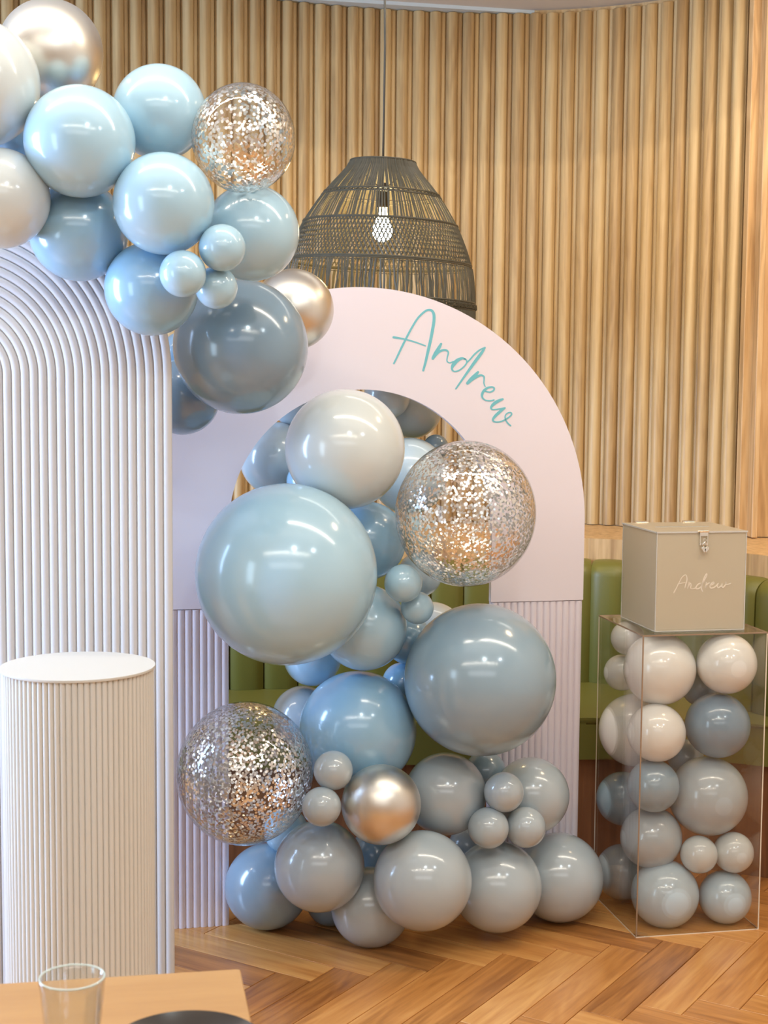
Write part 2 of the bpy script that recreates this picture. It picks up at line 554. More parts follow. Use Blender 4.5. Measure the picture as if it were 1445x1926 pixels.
SB, ST = 0.935, CEIL - .001
def rod_mesh(name, r, depth, n=10):
    b = bmesh.new()
    pts = [(-r * math.cos(PI * i / n), -depth * math.sin(PI * i / n) ** 0.8 if 0 < i < n else 0.0) for i in range(n + 1)]
    lo = [b.verts.new((x, y, SB)) for x, y in pts]; hi = [b.verts.new((x, y, ST - .004)) for x, y in pts]
    inn = [b.verts.new((x * .86, y * .86, ST)) for x, y in pts]
    for i in range(n):
        b.faces.new((lo[i], lo[i + 1], hi[i + 1], hi[i])); b.faces.new((hi[i], hi[i + 1], inn[i + 1], inn[i]))
    b.faces.new((lo[n], lo[0], hi[0], hi[n])); b.faces.new((hi[n], hi[0], inn[0], inn[n]))
    b.faces.new(lo[::-1]); b.faces.new(inn)
    me = bpy.data.meshes.new(name)
    bmesh.ops.recalc_face_normals(b, faces=b.faces)
    b.to_mesh(me); b.free()
    me.polygons.foreach_set('use_smooth', [len(p.vertices) == 4 for p in me.polygons])
    me.set_sharp_from_angle(angle=math.radians(50))
    me.materials.append(M['slat'])
    return me
big, small = rod_mesh('slat', 0.0212, 0.030), rod_mesh('batten', 0.0088, 0.006)
PITCH = 0.0602
s = 0.02
while s < seg[-1] - 0.01:
    x, y, t = at_len(s)
    link_mesh('slat', big, None, wall_back, (x, y, 0), t)
    if s + PITCH / 2 < seg[-1] - 0.01:
        x, y, t = at_len(s + PITCH / 2)
        link_mesh('batten', small, None, wall_back, (x, y, 0), t)
    s += PITCH
# soffit board along the top of the slats
sl = math.tan(math.radians(12.5))
ex, ey = WP[-1]
sof = bmesh.new()
prism(sof, [(-1.9, 5.305 - (1.9 - .21) * sl), (0.57, 5.30 + .575 * sl * 1.0 + .21 * sl), (1.10, 5.56), (1.10, 5.7), (-1.9, 5.7)], CEIL, CEIL + .012)
struct('trim_1', sof, M['soffit'])
# flat strip, bright edge trim and plain panel at the right end
rp = bmesh.new()
box(rp, 0, .048, -.03, 0, SB, CEIL, .002, 1)
tr = struct('trim_2', rp, M['oak'], loc=(1.188, 5.02, 0), rotz=math.radians(14))
rp = bmesh.new()
box(rp, 0, .020, -.06, .02, SB, CEIL + .012, .002, 1)
struct('trim_3', rp, M['oak'], loc=(1.224, 5.005, 0), rotz=math.radians(4))
struct('wall_panel_right', nbox(1.243, 2.9, 4.985, 5.03, SB, CEIL + .012), M['oak'])

# ------------------------------------------------------------------ banquette
bq = thing('banquette', 'olive green channel-tufted bench seat with an oak ledge, running below the slatted wall', 'bench')
BC = [(-1.7, 4.50), (-1.1, 4.60), (-.5, 4.70), (0.0, 4.79), (.42, 4.86), (.68, 4.87), (.88, 4.77), (1.02, 4.62), (1.12, 4.45), (1.30, 4.28), (1.6, 4.2)]
BCs = [(p[0], p[1]) for p in catmull([(a, b, 0) for a, b in BC], 8)]
bl = [0.0]
for a, b in zip(BCs[:-1], BCs[1:]):
    bl.append(bl[-1] + math.hypot(b[0] - a[0], b[1] - a[1]))
def bq_at(s):
    for i in range(len(bl) - 1):
        if bl[i + 1] >= s:
            t = (s - bl[i]) / (bl[i + 1] - bl[i]); a, b = BCs[i], BCs[i + 1]
            return a[0] + (b[0] - a[0]) * t, a[1] + (b[1] - a[1]) * t, math.atan2(b[1] - a[1], b[0] - a[0])
    a, b = BCs[-2], BCs[-1]
    return b[0], b[1], math.atan2(b[1] - a[1], b[0] - a[0])
def channel_mesh(w):
    b = bmesh.new()
    prof = []                                   # (y, z) section: rounded top
    for i in range(7):
        a = PI / 2 * i / 6
        prof.append((.02 - .06 * math.sin(a), .862 - .05 + .05 * math.cos(a)))
    prof = [(.04, .862)] + prof + [(-.045, .47), (-.03, .445), (.04, .445)]
    nx = 8
    rings = []
    for k in range(nx + 1):
        u = -1 + 2 * k / nx
        puff = (1 - abs(u) ** 3.5)
        rings.append([b.verts.new((u * w / 2, y - (.014 * puff if y < .03 else 0) + .008, z + .004 * puff * (1 if z > .8 else 0))) for y, z in prof])
    for A, B in zip(rings[:-1], rings[1:]):
        for i in range(len(prof)):
            j = (i + 1) % len(prof)
            b.faces.new((A[i], B[i], B[j], A[j]))
    b.faces.new(rings[0]); b.faces.new(rings[-1][::-1])
    me = bpy.data.meshes.new('back_channel')
    bmesh.ops.recalc_face_normals(b, faces=b.faces)
    b.to_mesh(me); b.free()
    me.polygons.foreach_set('use_smooth', [True] * len(me.polygons))
    me.set_sharp_from_angle(angle=math.radians(50))
    me.materials.append(M['green'])
    return me
CH = channel_mesh(.1055)
s = .085
while s < bl[-1] - .06:
    x, y, t = bq_at(s)
    link_mesh('back_channel', CH, None, bq, (x, y, 0), t)
    s += .1085
FRONT = [(-1.7, 4.02), (-.6, 4.14), (.0, 4.22), (.6, 4.31), (.95, 4.32), (1.25, 4.18), (1.6, 4.02)]
def strip(bm, fr, bk, z0, z1, inset=0.0):
    prism(bm, [(x, y + inset) for x, y in fr] + bk[::-1], z0, z1)
sb = bmesh.new(); strip(sb, FRONT, BCs[::4], .34, .465)
es = [e for e in sb.edges if all(v.co.z > .4 for v in e.verts)]
bmesh.ops.bevel(sb, geom=es, offset=.02, segments=3, affect='EDGES')
obj('seat', sb, M['green'], bq, smooth=True, auto=40)
bb = bmesh.new(); strip(bb, FRONT, BCs[::4], 0.0, .338, inset=.035)
obj('base', bb, M['bench_wood'], bq)
lb = bmesh.new()
prism(lb, [(x, y + .05) for x, y in BCs[::4]] + [(1.6, 4.98), (1.242, 4.98), (1.19, 5.03)] + [(x, y - .002) for x, y in WP[::-4]], .40, .932)
obj('ledge', lb, M['oak'], bq)

# ------------------------------------------------------------------ ribbed white arch
ra = thing('arch_panel', 'tall white arch backdrop with concentric ribs, behind the fluted pedestal', 'backdrop', (-.9429, 3.3, 0))
RO, ZC, NR = 0.4714, 1.4547, 24
RP = RO / NR
def arc_outline(R, zc, n=48):
    return [(R, 0.0)] + [(R * math.cos(PI * i / n), zc + R * math.sin(PI * i / n)) for i in range(n + 1)] + [(-R, 0.0)]
obj('backing_board', extrude_y(bmesh.new(), arc_outline(RO - .002, ZC), .0, .02), M['ribbed'], ra, smooth=True, auto=40)
for k in range(NR):
    r0 = RO - RP * (k + .5)
    hw, dp = RP * .475, RP * .31
    prof = [(hw * math.cos(PI * j / 8), -dp * math.sin(PI * j / 8) ** .8 if 0 < j < 8 else 0) for j in range(9)]
    prof = [(hw, .004)] + prof + [(-hw, .004)]
    path = [(r0, 0.0, 1, 0)]
    na = 44
    for i in range(na + 1):
        a = PI * i / na
        path.append((r0 * math.cos(a), ZC + r0 * math.sin(a), math.cos(a), math.sin(a)))
    path.append((-r0, 0.0, -1, 0))
    b = bmesh.new()
    rings = [[b.verts.new((px + nx * a, d, pz + nz * a)) for a, d in prof] for px, pz, nx, nz in path]
    for A, B in zip(rings[:-1], rings[1:]):
        for j in range(len(prof) - 1):
            b.faces.new((A[j], A[j + 1], B[j + 1], B[j]))
    b.faces.new(rings[0]); b.faces.new(rings[-1][::-1])
    obj('rib', b, M['ribbed'], ra, smooth=True, auto=60)

# ------------------------------------------------------------------ pink arch
TP = math.radians(11.9)
pa = thing('open_arch', 'blush pink open arch with a teal handwritten name and fluted legs', 'backdrop', (-.547, 3.821, 0), TP)
CXA, ZA, RA, RI, ZS = .4985, 1.07, .6215, .355, .853
n = 72
outer = [(CXA + RA, ZS)] + [(CXA + RA * math.cos(PI * i / n), ZA + RA * math.sin(PI * i / n)) for i in range(n + 1)] + [(CXA - RA, ZS)]
inner = [(CXA + .004 + RI, ZS)] + [(CXA + .004 + RI * math.cos(PI * i / n), ZA + RI * math.sin(PI * i / n)) for i in range(n + 1)] + [(CXA + .004 - RI, ZS)]
b = bmesh.new()
rows = []
for (ox, oz), (ix, iz) in zip(outer, inner):
    rows.append([b.verts.new((ox, 0, oz)), b.verts.new((ix, 0, iz)), b.verts.new((ix, .022, iz)), b.verts.new((ox, .022, oz))])
for A, B in zip(rows[:-1], rows[1:]):
    for j in range(4):
        b.faces.new((A[j], A[(j + 1) % 4], B[(j + 1) % 4], B[j]))
b.faces.new(rows[0]); b.faces.new(rows[-1][::-1])
obj('arch_board', b, M['pink'], pa, smooth=True, auto=40)
for side, (a, c) in (('l', (CXA - RA, CXA + .004 - RI)), ('r', (CXA + .004 + RI, CXA + RA))):
    leg = obj('leg', nbox(a + .001, c - .001, .006, .022, 0.0, ZS - .001), M['pink'], pa)
    nr = 14
    w = (c - a - .003) / nr
    b = bmesh.new()
    pts = [(w / 2 * .95 * math.cos(PI * j / 8), -.0052 * math.sin(PI * j / 8) if 0 < j < 8 else 0) for j in range(9)]
    lo = [b.verts.new((x, y, 0)) for x, y in pts]; hi = [b.verts.new((x, y, ZS - .002)) for x, y in pts]
    for j in range(8):
        b.faces.new((lo[j], lo[j + 1], hi[j + 1], hi[j]))
    b.faces.new((lo[8], lo[0], hi[0], hi[8])); b.faces.new(lo[::-1]); b.faces.new(hi)
    me = bpy.data.meshes.new('flute')
    bmesh.ops.recalc_face_normals(b, faces=b.faces); b.to_mesh(me); b.free()
    me.polygons.foreach_set('use_smooth', [True] * len(me.polygons)); me.set_sharp_from_angle(angle=math.radians(60))
    me.materials.append(M['pink'])
    for i in range(nr):
        link_mesh('flute', me, None, leg, (a + .0015 + w * (i + .5), .006, 0))
ARCH_STROKES = [[(0.5822, 1.494, 0.00448), (0.5909, 1.5111, 0.00504), (0.6018, 1.5341, 0.00561), (0.6141, 1.5586, 0.00561), (0.6292, 1.5871, 0.00533), (0.6456, 1.613, 0.00533), (0.6622, 1.6294, 0.00561), (0.6733, 1.6353, 0.00561), (0.6831, 1.6338, 0.00673), (0.6891, 1.6245, 0.00785), (0.6898, 1.6083, 0.00813), (0.6872, 1.5893, 0.00841), (0.6812, 1.5568, 0.00813), (0.6745, 1.5269, 0.00785), (0.6678, 1.497, 0.00673), (0.6619, 1.4763, 0.00561)], [(0.5808, 1.5624, 0.00617), (0.596, 1.5605, 0.00504), (0.6141, 1.5572, 0.0042), (0.6407, 1.5503, 0.00364), (0.6673, 1.5412, 0.00336)], [(0.7099, 1.5469, 0.00617), (0.7038, 1.5359, 0.00897), (0.6948, 1.5204, 0.01065), (0.6879, 1.5086, 0.00785)], [(0.6893, 1.5086, 0.00561), (0.6956, 1.5168, 0.00561), (0.7054, 1.5264, 0.00617), (0.7166, 1.5306, 0.00561), (0.7256, 1.5297, 0.00504), (0.7299, 1.5235, 0.0042), (0.7272, 1.5112, 0.00336), (0.7268, 1.5017, 0.00336), (0.7333, 1.4971, 0.00336), (0.7437, 1.5005, 0.00392)], [(0.7761, 1.5074, 0.00448), (0.7676, 1.5095, 0.00617), (0.755, 1.5039, 0.00953), (0.7452, 1.4937, 0.01009), (0.7403, 1.4828, 0.00617), (0.7454, 1.4749, 0.00392), (0.7581, 1.4767, 0.00392), (0.7722, 1.4866, 0.00392), (0.7805, 1.4976, 0.00392), (0.7796, 1.505, 0.00392), (0.7747, 1.5085, 0.00392)], [(0.7797, 1.497, 0.00336), (0.7903, 1.5073, 0.00392), (0.8015, 1.5202, 0.00448), (0.8155, 1.5318, 0.0042), (0.8297, 1.5386, 0.00364)], [(0.8305, 1.5386, 0.00448), (0.8213, 1.5245, 0.00785), (0.8046, 1.5025, 0.00841), (0.7851, 1.4758, 0.00673), (0.7656, 1.4483, 0.00504), (0.7517, 1.4285, 0.00392)], [(0.8121, 1.4733, 0.00617), (0.8037, 1.4642, 0.00953), (0.7925, 1.4532, 0.01009), (0.7832, 1.4435, 0.00729)], [(0.7849, 1.4435, 0.00617), (0.7967, 1.454, 0.00729), (0.8094, 1.4615, 0.00673), (0.8208, 1.4652, 0.00504), (0.8285, 1.4617, 0.00448), (0.8292, 1.4535, 0.00364), (0.829, 1.4439, 0.00336), (0.8326, 1.4351, 0.0028)], [(0.8342, 1.4225, 0.00336), (0.8457, 1.4204, 0.00392), (0.8556, 1.4248, 0.00448), (0.8575, 1.4309, 0.00448), (0.8512, 1.4341, 0.00448), (0.8398, 1.4319, 0.00561), (0.8299, 1.4247, 0.00729), (0.8246, 1.415, 0.00701), (0.8253, 1.406, 0.00504), (0.8331, 1.3991, 0.00364), (0.846, 1.3973, 0.00336), (0.8574, 1.3995, 0.00392)], [(0.8818, 1.4016, 0.00561), (0.8703, 1.3974, 0.00785), (0.8576, 1.3896, 0.00841), (0.85, 1.3802, 0.00617), (0.8521, 1.3745, 0.00392), (0.8607, 1.3742, 0.00364), (0.875, 1.3759, 0.00392), (0.887, 1.3782, 0.00448)], [(0.8879, 1.3782, 0.00504), (0.8765, 1.3699, 0.00729), (0.8624, 1.3574, 0.00785), (0.8553, 1.3469, 0.00561), (0.8597, 1.3414, 0.00392), (0.8727, 1.3409, 0.00392), (0.8869, 1.3456, 0.00392), (0.9012, 1.3548, 0.00392), (0.9074, 1.3617, 0.00392), (0.9039, 1.3664, 0.00336), (0.8953, 1.3644, 0.00336), (0.8896, 1.3575, 0.00336), (0.8904, 1.3478, 0.00336), (0.8971, 1.3374, 0.00392), (0.9053, 1.3307, 0.00336)]]
lt = bmesh.new()
for i_, st_ in enumerate(ARCH_STROKES):
    pen_stroke(lt, st_, -.0006 - .00004 * i_, 0.0001)
lo_ = obj('lettering', lt, M['teal'], pa)
lo_['label'] = 'teal handwritten name'

# ------------------------------------------------------------------ round fluted pedestal
RPOD, HPOD = .150, .882
pod = thing('pedestal', 'round cream pedestal with fluted sides and smooth flat top, before the ribbed arch', 'pedestal', (-.6044, 2.912, 0))
obj('drum', lathe(bmesh.new(), [(0, 0), (RPOD - .006, 0), (RPOD - .006, HPOD - .005), (0, HPOD - .005)], 80), M['podium'], pod, smooth=True, auto=40)
NF = 80
w = 2 * PI * (RPOD - .006) / NF
b = bmesh.new()
pts = [(w / 2 * .96 * math.cos(PI * j / 6), -.0042 * math.sin(PI * j / 6) if 0 < j < 6 else .001) for j in range(7)]
lo = [b.verts.new((x, y, 0)) for x, y in pts]; hi = [b.verts.new((x, y, HPOD - .005)) for x, y in pts]
for j in range(6):
    b.faces.new((lo[j], lo[j + 1], hi[j + 1], hi[j]))
b.faces.new((lo[6], lo[0], hi[0], hi[6])); b.faces.new(lo[::-1]); b.faces.new(hi)
fm = bpy.data.meshes.new('flute')
bmesh.ops.recalc_face_normals(b, faces=b.faces); b.to_mesh(fm); b.free()
fm.polygons.foreach_set('use_smooth', [True] * len(fm.polygons)); fm.set_sharp_from_angle(angle=math.radians(60))
fm.materials.append(M['podium'])
for i in range(NF):
    a = 2 * PI * i / NF
    link_mesh('flute', fm, None, pod, ((RPOD - .006) * math.cos(a), (RPOD - .006) * math.sin(a), 0), a + PI / 2)
obj('top_disc', lathe(bmesh.new(), [(0, HPOD - .005), (RPOD + .0015, HPOD - .005), (RPOD + .0022, HPOD - .003), (RPOD + .0015, HPOD), (0, HPOD)], 96), M['podium_top'], pod, smooth=True, auto=40)

# ------------------------------------------------------------------ balloons
def sphere_mesh(name, mat, seg_=64, rng=40):
    """unit balloon, neck towards +Y"""
    prof = []
    for i in range(rng + 1):
        t = PI * i / rng
        r, z = math.sin(t), math.cos(t)
        if z > .80:
            q = (z - .80) / .20
            z += .05 * q * q
        prof.append((r if 0 < i < rng else 0, z))
    b = lathe(bmesh.new(), prof, seg_)
    bmesh.ops.rotate(b, verts=b.verts, cent=(0, 0, 0), matrix=Matrix.Rotation(-PI / 2, 3, 'X'))
    me = bpy.data.meshes.new(name)
    bmesh.ops.recalc_face_normals(b, faces=b.faces); b.to_mesh(me); b.free()
    me.polygons.foreach_set('use_smooth', [True] * len(me.polygons))
    me.materials.append(mat)
    return me
def knot_mesh(mat):
    b = lathe(bmesh.new(), [(0, -.006), (.010, -.004), (.006, .002), (.0035, .006), (.0048, .009), (.0035, .012), (.006, .018), (.0075, .021), (.004, .0205), (0, .016)], 14)
    bmesh.ops.rotate(b, verts=b.verts, cent=(0, 0, 0), matrix=Matrix.Rotation(-PI / 2, 3, 'X'))
    me = bpy.data.meshes.new('knot')
    bmesh.ops.recalc_face_normals(b, faces=b.faces); b.to_mesh(me); b.free()
    me.polygons.foreach_set('use_smooth', [True] * len(me.polygons))
    me.materials.append(mat)
    return me
SM = {k: sphere_mesh('balloon', M[k]) for k in ('sky', 'blue', 'slate', 'steel', 'grey', 'pale', 'white', 'ivory', 'chrome', 'clear')}
KM = {k: knot_mesh(M[k]) for k in SM}
BALLOONS = [
    # x, y, z of the centre, radius, colour, label, group
    (-0.7230, 3.2649, 2.1435, 0.1117, 'chrome', 'large shiny silver chrome balloon at the top left, against the slatted wall', 'garland balloons over the ribbed arch'),
    (-0.8330, 3.0778, 2.0416, 0.1281, 'white', 'large off-white balloon cut by the left edge, below the top chrome balloon', 'garland balloons over the ribbed arch'),
    (-0.6216, 3.0649, 1.9260, 0.1118, 'sky', 'large pale blue balloon under the top silver chrome balloon', 'garland balloons over the ribbed arch'),
    (-0.4812, 3.2063, 2.0100, 0.0988, 'sky', 'pale blue balloon just left of the uppermost clear confetti balloon', 'garland balloons over the ribbed arch'),
    (-0.2963, 3.1277, 1.9449, 0.1097, 'clear', 'clear balloon full of silver confetti in the upper garland, before the slatted wall', 'garland balloons over the ribbed arch'),
    (-0.4516, 3.0601, 1.8028, 0.1024, 'sky', 'pale blue balloon directly above the small balloon trio of the upper garland', 'garland balloons over the ribbed arch'),
    (-0.2881, 3.2192, 1.7610, 0.1022, 'sky', 'pale blue balloon right below the uppermost clear confetti balloon', 'garland balloons over the ribbed arch'),
    (-0.7827, 3.0574, 1.8104, 0.1006, 'white', 'off-white balloon at the left edge over the top of the ribbed arch', 'garland balloons over the ribbed arch'),
    (-0.6507, 3.1882, 1.7585, 0.1046, 'blue', 'mid blue balloon over the curved top of the ribbed arch, right of the off-white one', 'garland balloons over the ribbed arch'),
    (-0.4945, 3.1695, 1.6382, 0.0987, 'blue', 'mid blue balloon at the right shoulder of the ribbed arch, behind the small trio', 'garland balloons over the ribbed arch'),
    (-0.3363, 3.4824, 1.5249, 0.1570, 'slate', 'large slate blue balloon hanging between ribbed arch and pink arch', 'garland balloons over the ribbed arch'),
    (-0.3313, 3.0425, 1.7138, 0.0473, 'sky', 'small pale blue balloon, upper right of the garland trio', 'garland balloons over the ribbed arch'),
    (-0.4072, 3.0146, 1.6591, 0.0469, 'sky', 'small pale blue balloon, left one of the garland trio', 'garland balloons over the ribbed arch'),
    (-0.3485, 3.0884, 1.6366, 0.0437, 'sky', 'small pale blue balloon, lowest of the garland trio, just above the slate blue balloon', 'garland balloons over the ribbed arch'),
    (-0.2277, 3.7036, 1.6220, 0.0998, 'chrome', 'silver chrome balloon peeking out over the top of the pink arch', 'garland balloons over the ribbed arch'),
    (-0.4940, 3.6384, 1.4048, 0.0919, 'slate', 'shadowed dark slate balloon behind and below the large hanging slate blue balloon', 'garland balloons over the ribbed arch'),
    (-0.8044, 3.2474, 1.9577, 0.0547, 'slate', 'dark grey-blue balloon glimpsed between the two off-white balloons at the left edge', 'garland balloons over the ribbed arch'),
    (-0.5016, 3.7174, 1.5118, 0.0555, 'slate', 'dark balloon in shadow between ribbed arch edge and hanging slate blue balloon', 'garland balloons over the ribbed arch'),
    (-0.0989, 3.7206, 1.2771, 0.1502, 'white', 'large off-white balloon at the top of the pink arch opening', 'balloons piled through the pink arch'),
    (0.0760, 4.1858, 1.3719, 0.0850, 'grey', 'shaded grey balloon behind the pink arch, right of the large off-white balloon', 'balloons piled through the pink arch'),
    (0.0054, 4.0681, 1.4068, 0.0637, 'grey', 'shaded lighter grey balloon behind the pink arch crown, tucked behind the off-white balloon', 'balloons piled through the pink arch'),
    (0.0680, 4.0463, 1.1910, 0.1043, 'pale', 'pale grey-blue balloon between large off-white balloon and right confetti balloon', 'balloons piled through the pink arch'),
    (0.1429, 4.1462, 1.2653, 0.0355, 'slate', 'small dark balloon behind the pink arch, just above the right confetti balloon', 'balloons piled through the pink arch'),
    (-0.2921, 4.0193, 1.2359, 0.0991, 'pale', 'pale grey-blue balloon behind the left inner curve of the pink arch', 'balloons piled through the pink arch'),
    (-0.2342, 4.0541, 1.3949, 0.0780, 'grey', 'dark grey balloon sliver behind the pink arch at upper left of its opening', 'balloons piled through the pink arch'),
    (-0.2066, 3.9016, 1.1841, 0.0503, 'blue', 'small blue balloon sliver under the off-white balloon, behind the biggest balloon', 'balloons piled through the pink arch'),
    (-0.2340, 3.5612, 0.9822, 0.2192, 'sky', 'biggest balloon, pale sky blue, left side of the pink arch opening', 'balloons piled through the pink arch'),
    (-0.0445, 3.8656, 1.0320, 0.1027, 'blue', 'mid blue balloon between biggest pale blue balloon and right confetti balloon', 'balloons piled through the pink arch'),
    (0.2027, 3.6830, 1.1214, 0.1796, 'clear', 'large clear balloon with dense silver confetti before the right leg of the pink arch', 'balloons piled through the pink arch'),
    (0.0496, 3.6660, 0.9481, 0.0475, 'sky', 'small pale blue balloon below the right confetti balloon, upper of two', 'balloons piled through the pink arch'),
    (0.0968, 3.9289, 0.9367, 0.0594, 'pale', 'pale grey balloon tucked behind the small pair under the right confetti balloon', 'balloons piled through the pink arch'),
    (0.0857, 3.7166, 0.8793, 0.0415, 'sky', 'small pale blue balloon below the right confetti balloon, lower of two', 'balloons piled through the pink arch'),
    (-0.0487, 3.7698, 0.8192, 0.1102, 'sky', 'pale blue balloon at the lower right of the biggest balloon', 'balloons piled through the pink arch'),
    (0.1334, 4.0414, 0.7502, 0.0949, 'white', 'off-white balloon mostly hidden behind the large steel blue balloon, at its upper left', 'balloons piled through the pink arch'),
    (0.0669, 3.9048, 0.7648, 0.0649, 'blue', 'mid blue balloon deep between the large steel blue balloon and the pale blue one', 'balloons piled through the pink arch'),
    (0.0526, 3.9213, 0.6454, 0.0540, 'blue', 'small mid blue balloon at the left edge of the large steel blue balloon', 'balloons piled through the pink arch'),
    (-0.1891, 3.9524, 0.7081, 0.0786, 'sky', 'pale blue balloon peeking out from under the biggest balloon, against the green bench', 'balloons piled through the pink arch'),
    (-0.2154, 3.9725, 0.5391, 0.0836, 'grey', 'grey balloon behind the upper right of the left confetti balloon, against the bench', 'balloons piled through the pink arch'),
    (-0.0636, 3.7907, 0.5469, 0.1528, 'blue', 'large mid blue balloon right of the left confetti balloon', 'balloons piled through the pink arch'),
    (0.2479, 3.7397, 0.6925, 0.1937, 'steel', 'large steel blue balloon before the fluted right leg of the pink arch', 'balloons piled through the pink arch'),
    (-0.3405, 3.6301, 0.4740, 0.1745, 'clear', 'large clear confetti balloon low before the left leg of the pink arch', 'balloons piled through the pink arch'),
    (-0.0014, 3.6004, 0.4057, 0.0985, 'chrome', 'silver chrome balloon low in the middle, reflecting the orange floor', 'balloons piled through the pink arch'),
    (-0.1196, 3.5841, 0.4948, 0.0483, 'grey', 'small grey balloon touching the low chrome balloon, upper of the two at its left', 'balloons piled through the pink arch'),
    (-0.1464, 3.5491, 0.4141, 0.0479, 'grey', 'small grey balloon touching the low chrome balloon, lower of the two at its left', 'balloons piled through the pink arch'),
    (0.1651, 3.7821, 0.3825, 0.1062, 'grey', 'medium grey balloon right of the low chrome balloon', 'balloons piled through the pink arch'),
    (0.3971, 3.8646, 0.3568, 0.1001, 'grey', 'medium grey balloon behind the small grey trio, before the right arch leg', 'balloons piled through the pink arch'),
    (0.2787, 3.9380, 0.4024, 0.0545, 'steel', 'steel blue balloon sliver under the large steel blue balloon', 'balloons piled through the pink arch'),
    (0.3105, 3.7072, 0.4090, 0.0507, 'grey', 'small grey balloon, top of the grey trio at lower right', 'balloons piled through the pink arch'),
    (0.2713, 3.6900, 0.3213, 0.0519, 'grey', 'small grey balloon, left one of the grey trio at lower right', 'balloons piled through the pink arch'),
    (0.3693, 3.7267, 0.3123, 0.0517, 'grey', 'small grey balloon, right one of the grey trio at lower right', 'balloons piled through the pink arch'),
    (-0.1562, 3.6714, 0.2244, 0.1143, 'grey', 'large grey balloon below the left pair of small grey balloons', 'balloons piled through the pink arch'),
    (-0.3014, 3.8431, 0.1111, 0.1127, 'steel', 'steel grey balloon on the floor at the left end of the pile', 'balloons piled through the pink arch'),
    (0.1036, 3.6224, 0.2061, 0.1234, 'grey', 'largest grey balloon at the front middle of the floor pile', 'balloons piled through the pink arch'),
    (0.3002, 3.7703, 0.1413, 0.1174, 'grey', 'grey balloon on the floor under the small grey trio', 'balloons piled through the pink arch'),
    (0.4796, 3.9070, 0.1203, 0.1188, 'grey', 'grey balloon on the floor beside the clear stand, right end of the pile', 'balloons piled through the pink arch'),
    (-0.0255, 3.7397, 0.0943, 0.1026, 'grey', 'lowest grey balloon on the floor, between two larger grey ones', 'balloons piled through the pink arch'),
    (-0.0248, 3.9046, 0.1756, 0.0657, 'slate', 'dark shadowed balloon deep under the low chrome balloon', 'balloons piled through the pink arch'),
    (-0.2517, 3.8326, 0.2661, 0.0588, 'sky', 'pale blue balloon sliver under the left confetti balloon', 'balloons piled through the pink arch'),
    (0.2317, 3.8986, 0.2089, 0.0513, 'grey', 'shadowed grey balloon sliver between medium grey balloon and left one of the trio', 'balloons piled through the pink arch'),
    (-0.1344, 3.8698, 0.0623, 0.0653, 'steel', 'dark shadowed balloon on the floor behind the lowest grey balloon', 'balloons piled through the pink arch'),
    (0.7407, 3.9301, 0.6866, 0.0967, 'ivory', 'large ivory balloon at the top front corner inside the clear stand', 'balloons inside the clear stand'),
    (0.9169, 3.9192, 0.7046, 0.0804, 'ivory', 'ivory balloon at the top right inside the clear stand', 'balloons inside the clear stand'),
    (0.6735, 4.0501, 0.7486, 0.0468, 'ivory', 'small ivory balloon at the top back left inside the clear stand', 'balloons inside the clear stand'),
    (0.6632, 4.0724, 0.6477, 0.0501, 'ivory', 'small ivory balloon second from the top at the back left inside the clear stand', 'balloons inside the clear stand'),
    (0.6980, 4.0395, 0.4939, 0.0999, 'ivory', 'large ivory balloon behind the left side pane of the clear stand', 'balloons inside the clear stand'),
    (0.7272, 3.8808, 0.5248, 0.0773, 'ivory', 'cream balloon under the top front ivory balloon inside the clear stand', 'balloons inside the clear stand'),
    (0.9008, 3.9337, 0.5338, 0.0871, 'slate', 'slate blue balloon at the upper right inside the clear stand', 'balloons inside the clear stand'),
    (0.7223, 3.8819, 0.3805, 0.0693, 'steel', 'steel blue-grey balloon below the cream balloon inside the clear stand', 'balloons inside the clear stand'),
    (0.8815, 3.9386, 0.3383, 0.1060, 'grey', 'largest grey balloon in the middle right of the clear stand', 'balloons inside the clear stand'),
    (0.6718, 4.0590, 0.2948, 0.0743, 'steel', 'steel grey balloon at the back left, halfway down the clear stand', 'balloons inside the clear stand'),
    (0.7272, 3.9205, 0.2280, 0.0829, 'grey', 'medium grey balloon at the lower left front inside the clear stand', 'balloons inside the clear stand'),
    (0.8487, 3.8805, 0.1950, 0.0497, 'white', 'small off-white balloon, left one of the small pair inside the clear stand', 'balloons inside the clear stand'),
    (0.9454, 3.8995, 0.1955, 0.0541, 'white', 'small off-white balloon, right one of the small pair inside the clear stand', 'balloons inside the clear stand'),
    (0.7625, 3.8909, 0.0827, 0.0905, 'pale', 'large pale grey-blue balloon at the bottom front inside the clear stand', 'balloons inside the clear stand'),
    (0.9278, 3.9069, 0.0696, 0.0708, 'pale', 'pale grey-blue balloon at the bottom right inside the clear stand', 'balloons inside the clear stand'),
    (0.6756, 4.0541, 0.0869, 0.0775, 'grey', 'grey balloon at the bottom back left inside the clear stand', 'balloons inside the clear stand'),
    (0.8749, 4.0380, 0.6162, 0.0527, 'steel', 'steel balloon sliver between the two top ivory balloons of the clear stand', 'balloons inside the clear stand'),
    (0.8450, 4.0666, 0.4104, 0.0503, 'steel', 'steel balloon sliver behind the middle of the clear stand, left of the slate balloon', 'balloons inside the clear stand'),
]
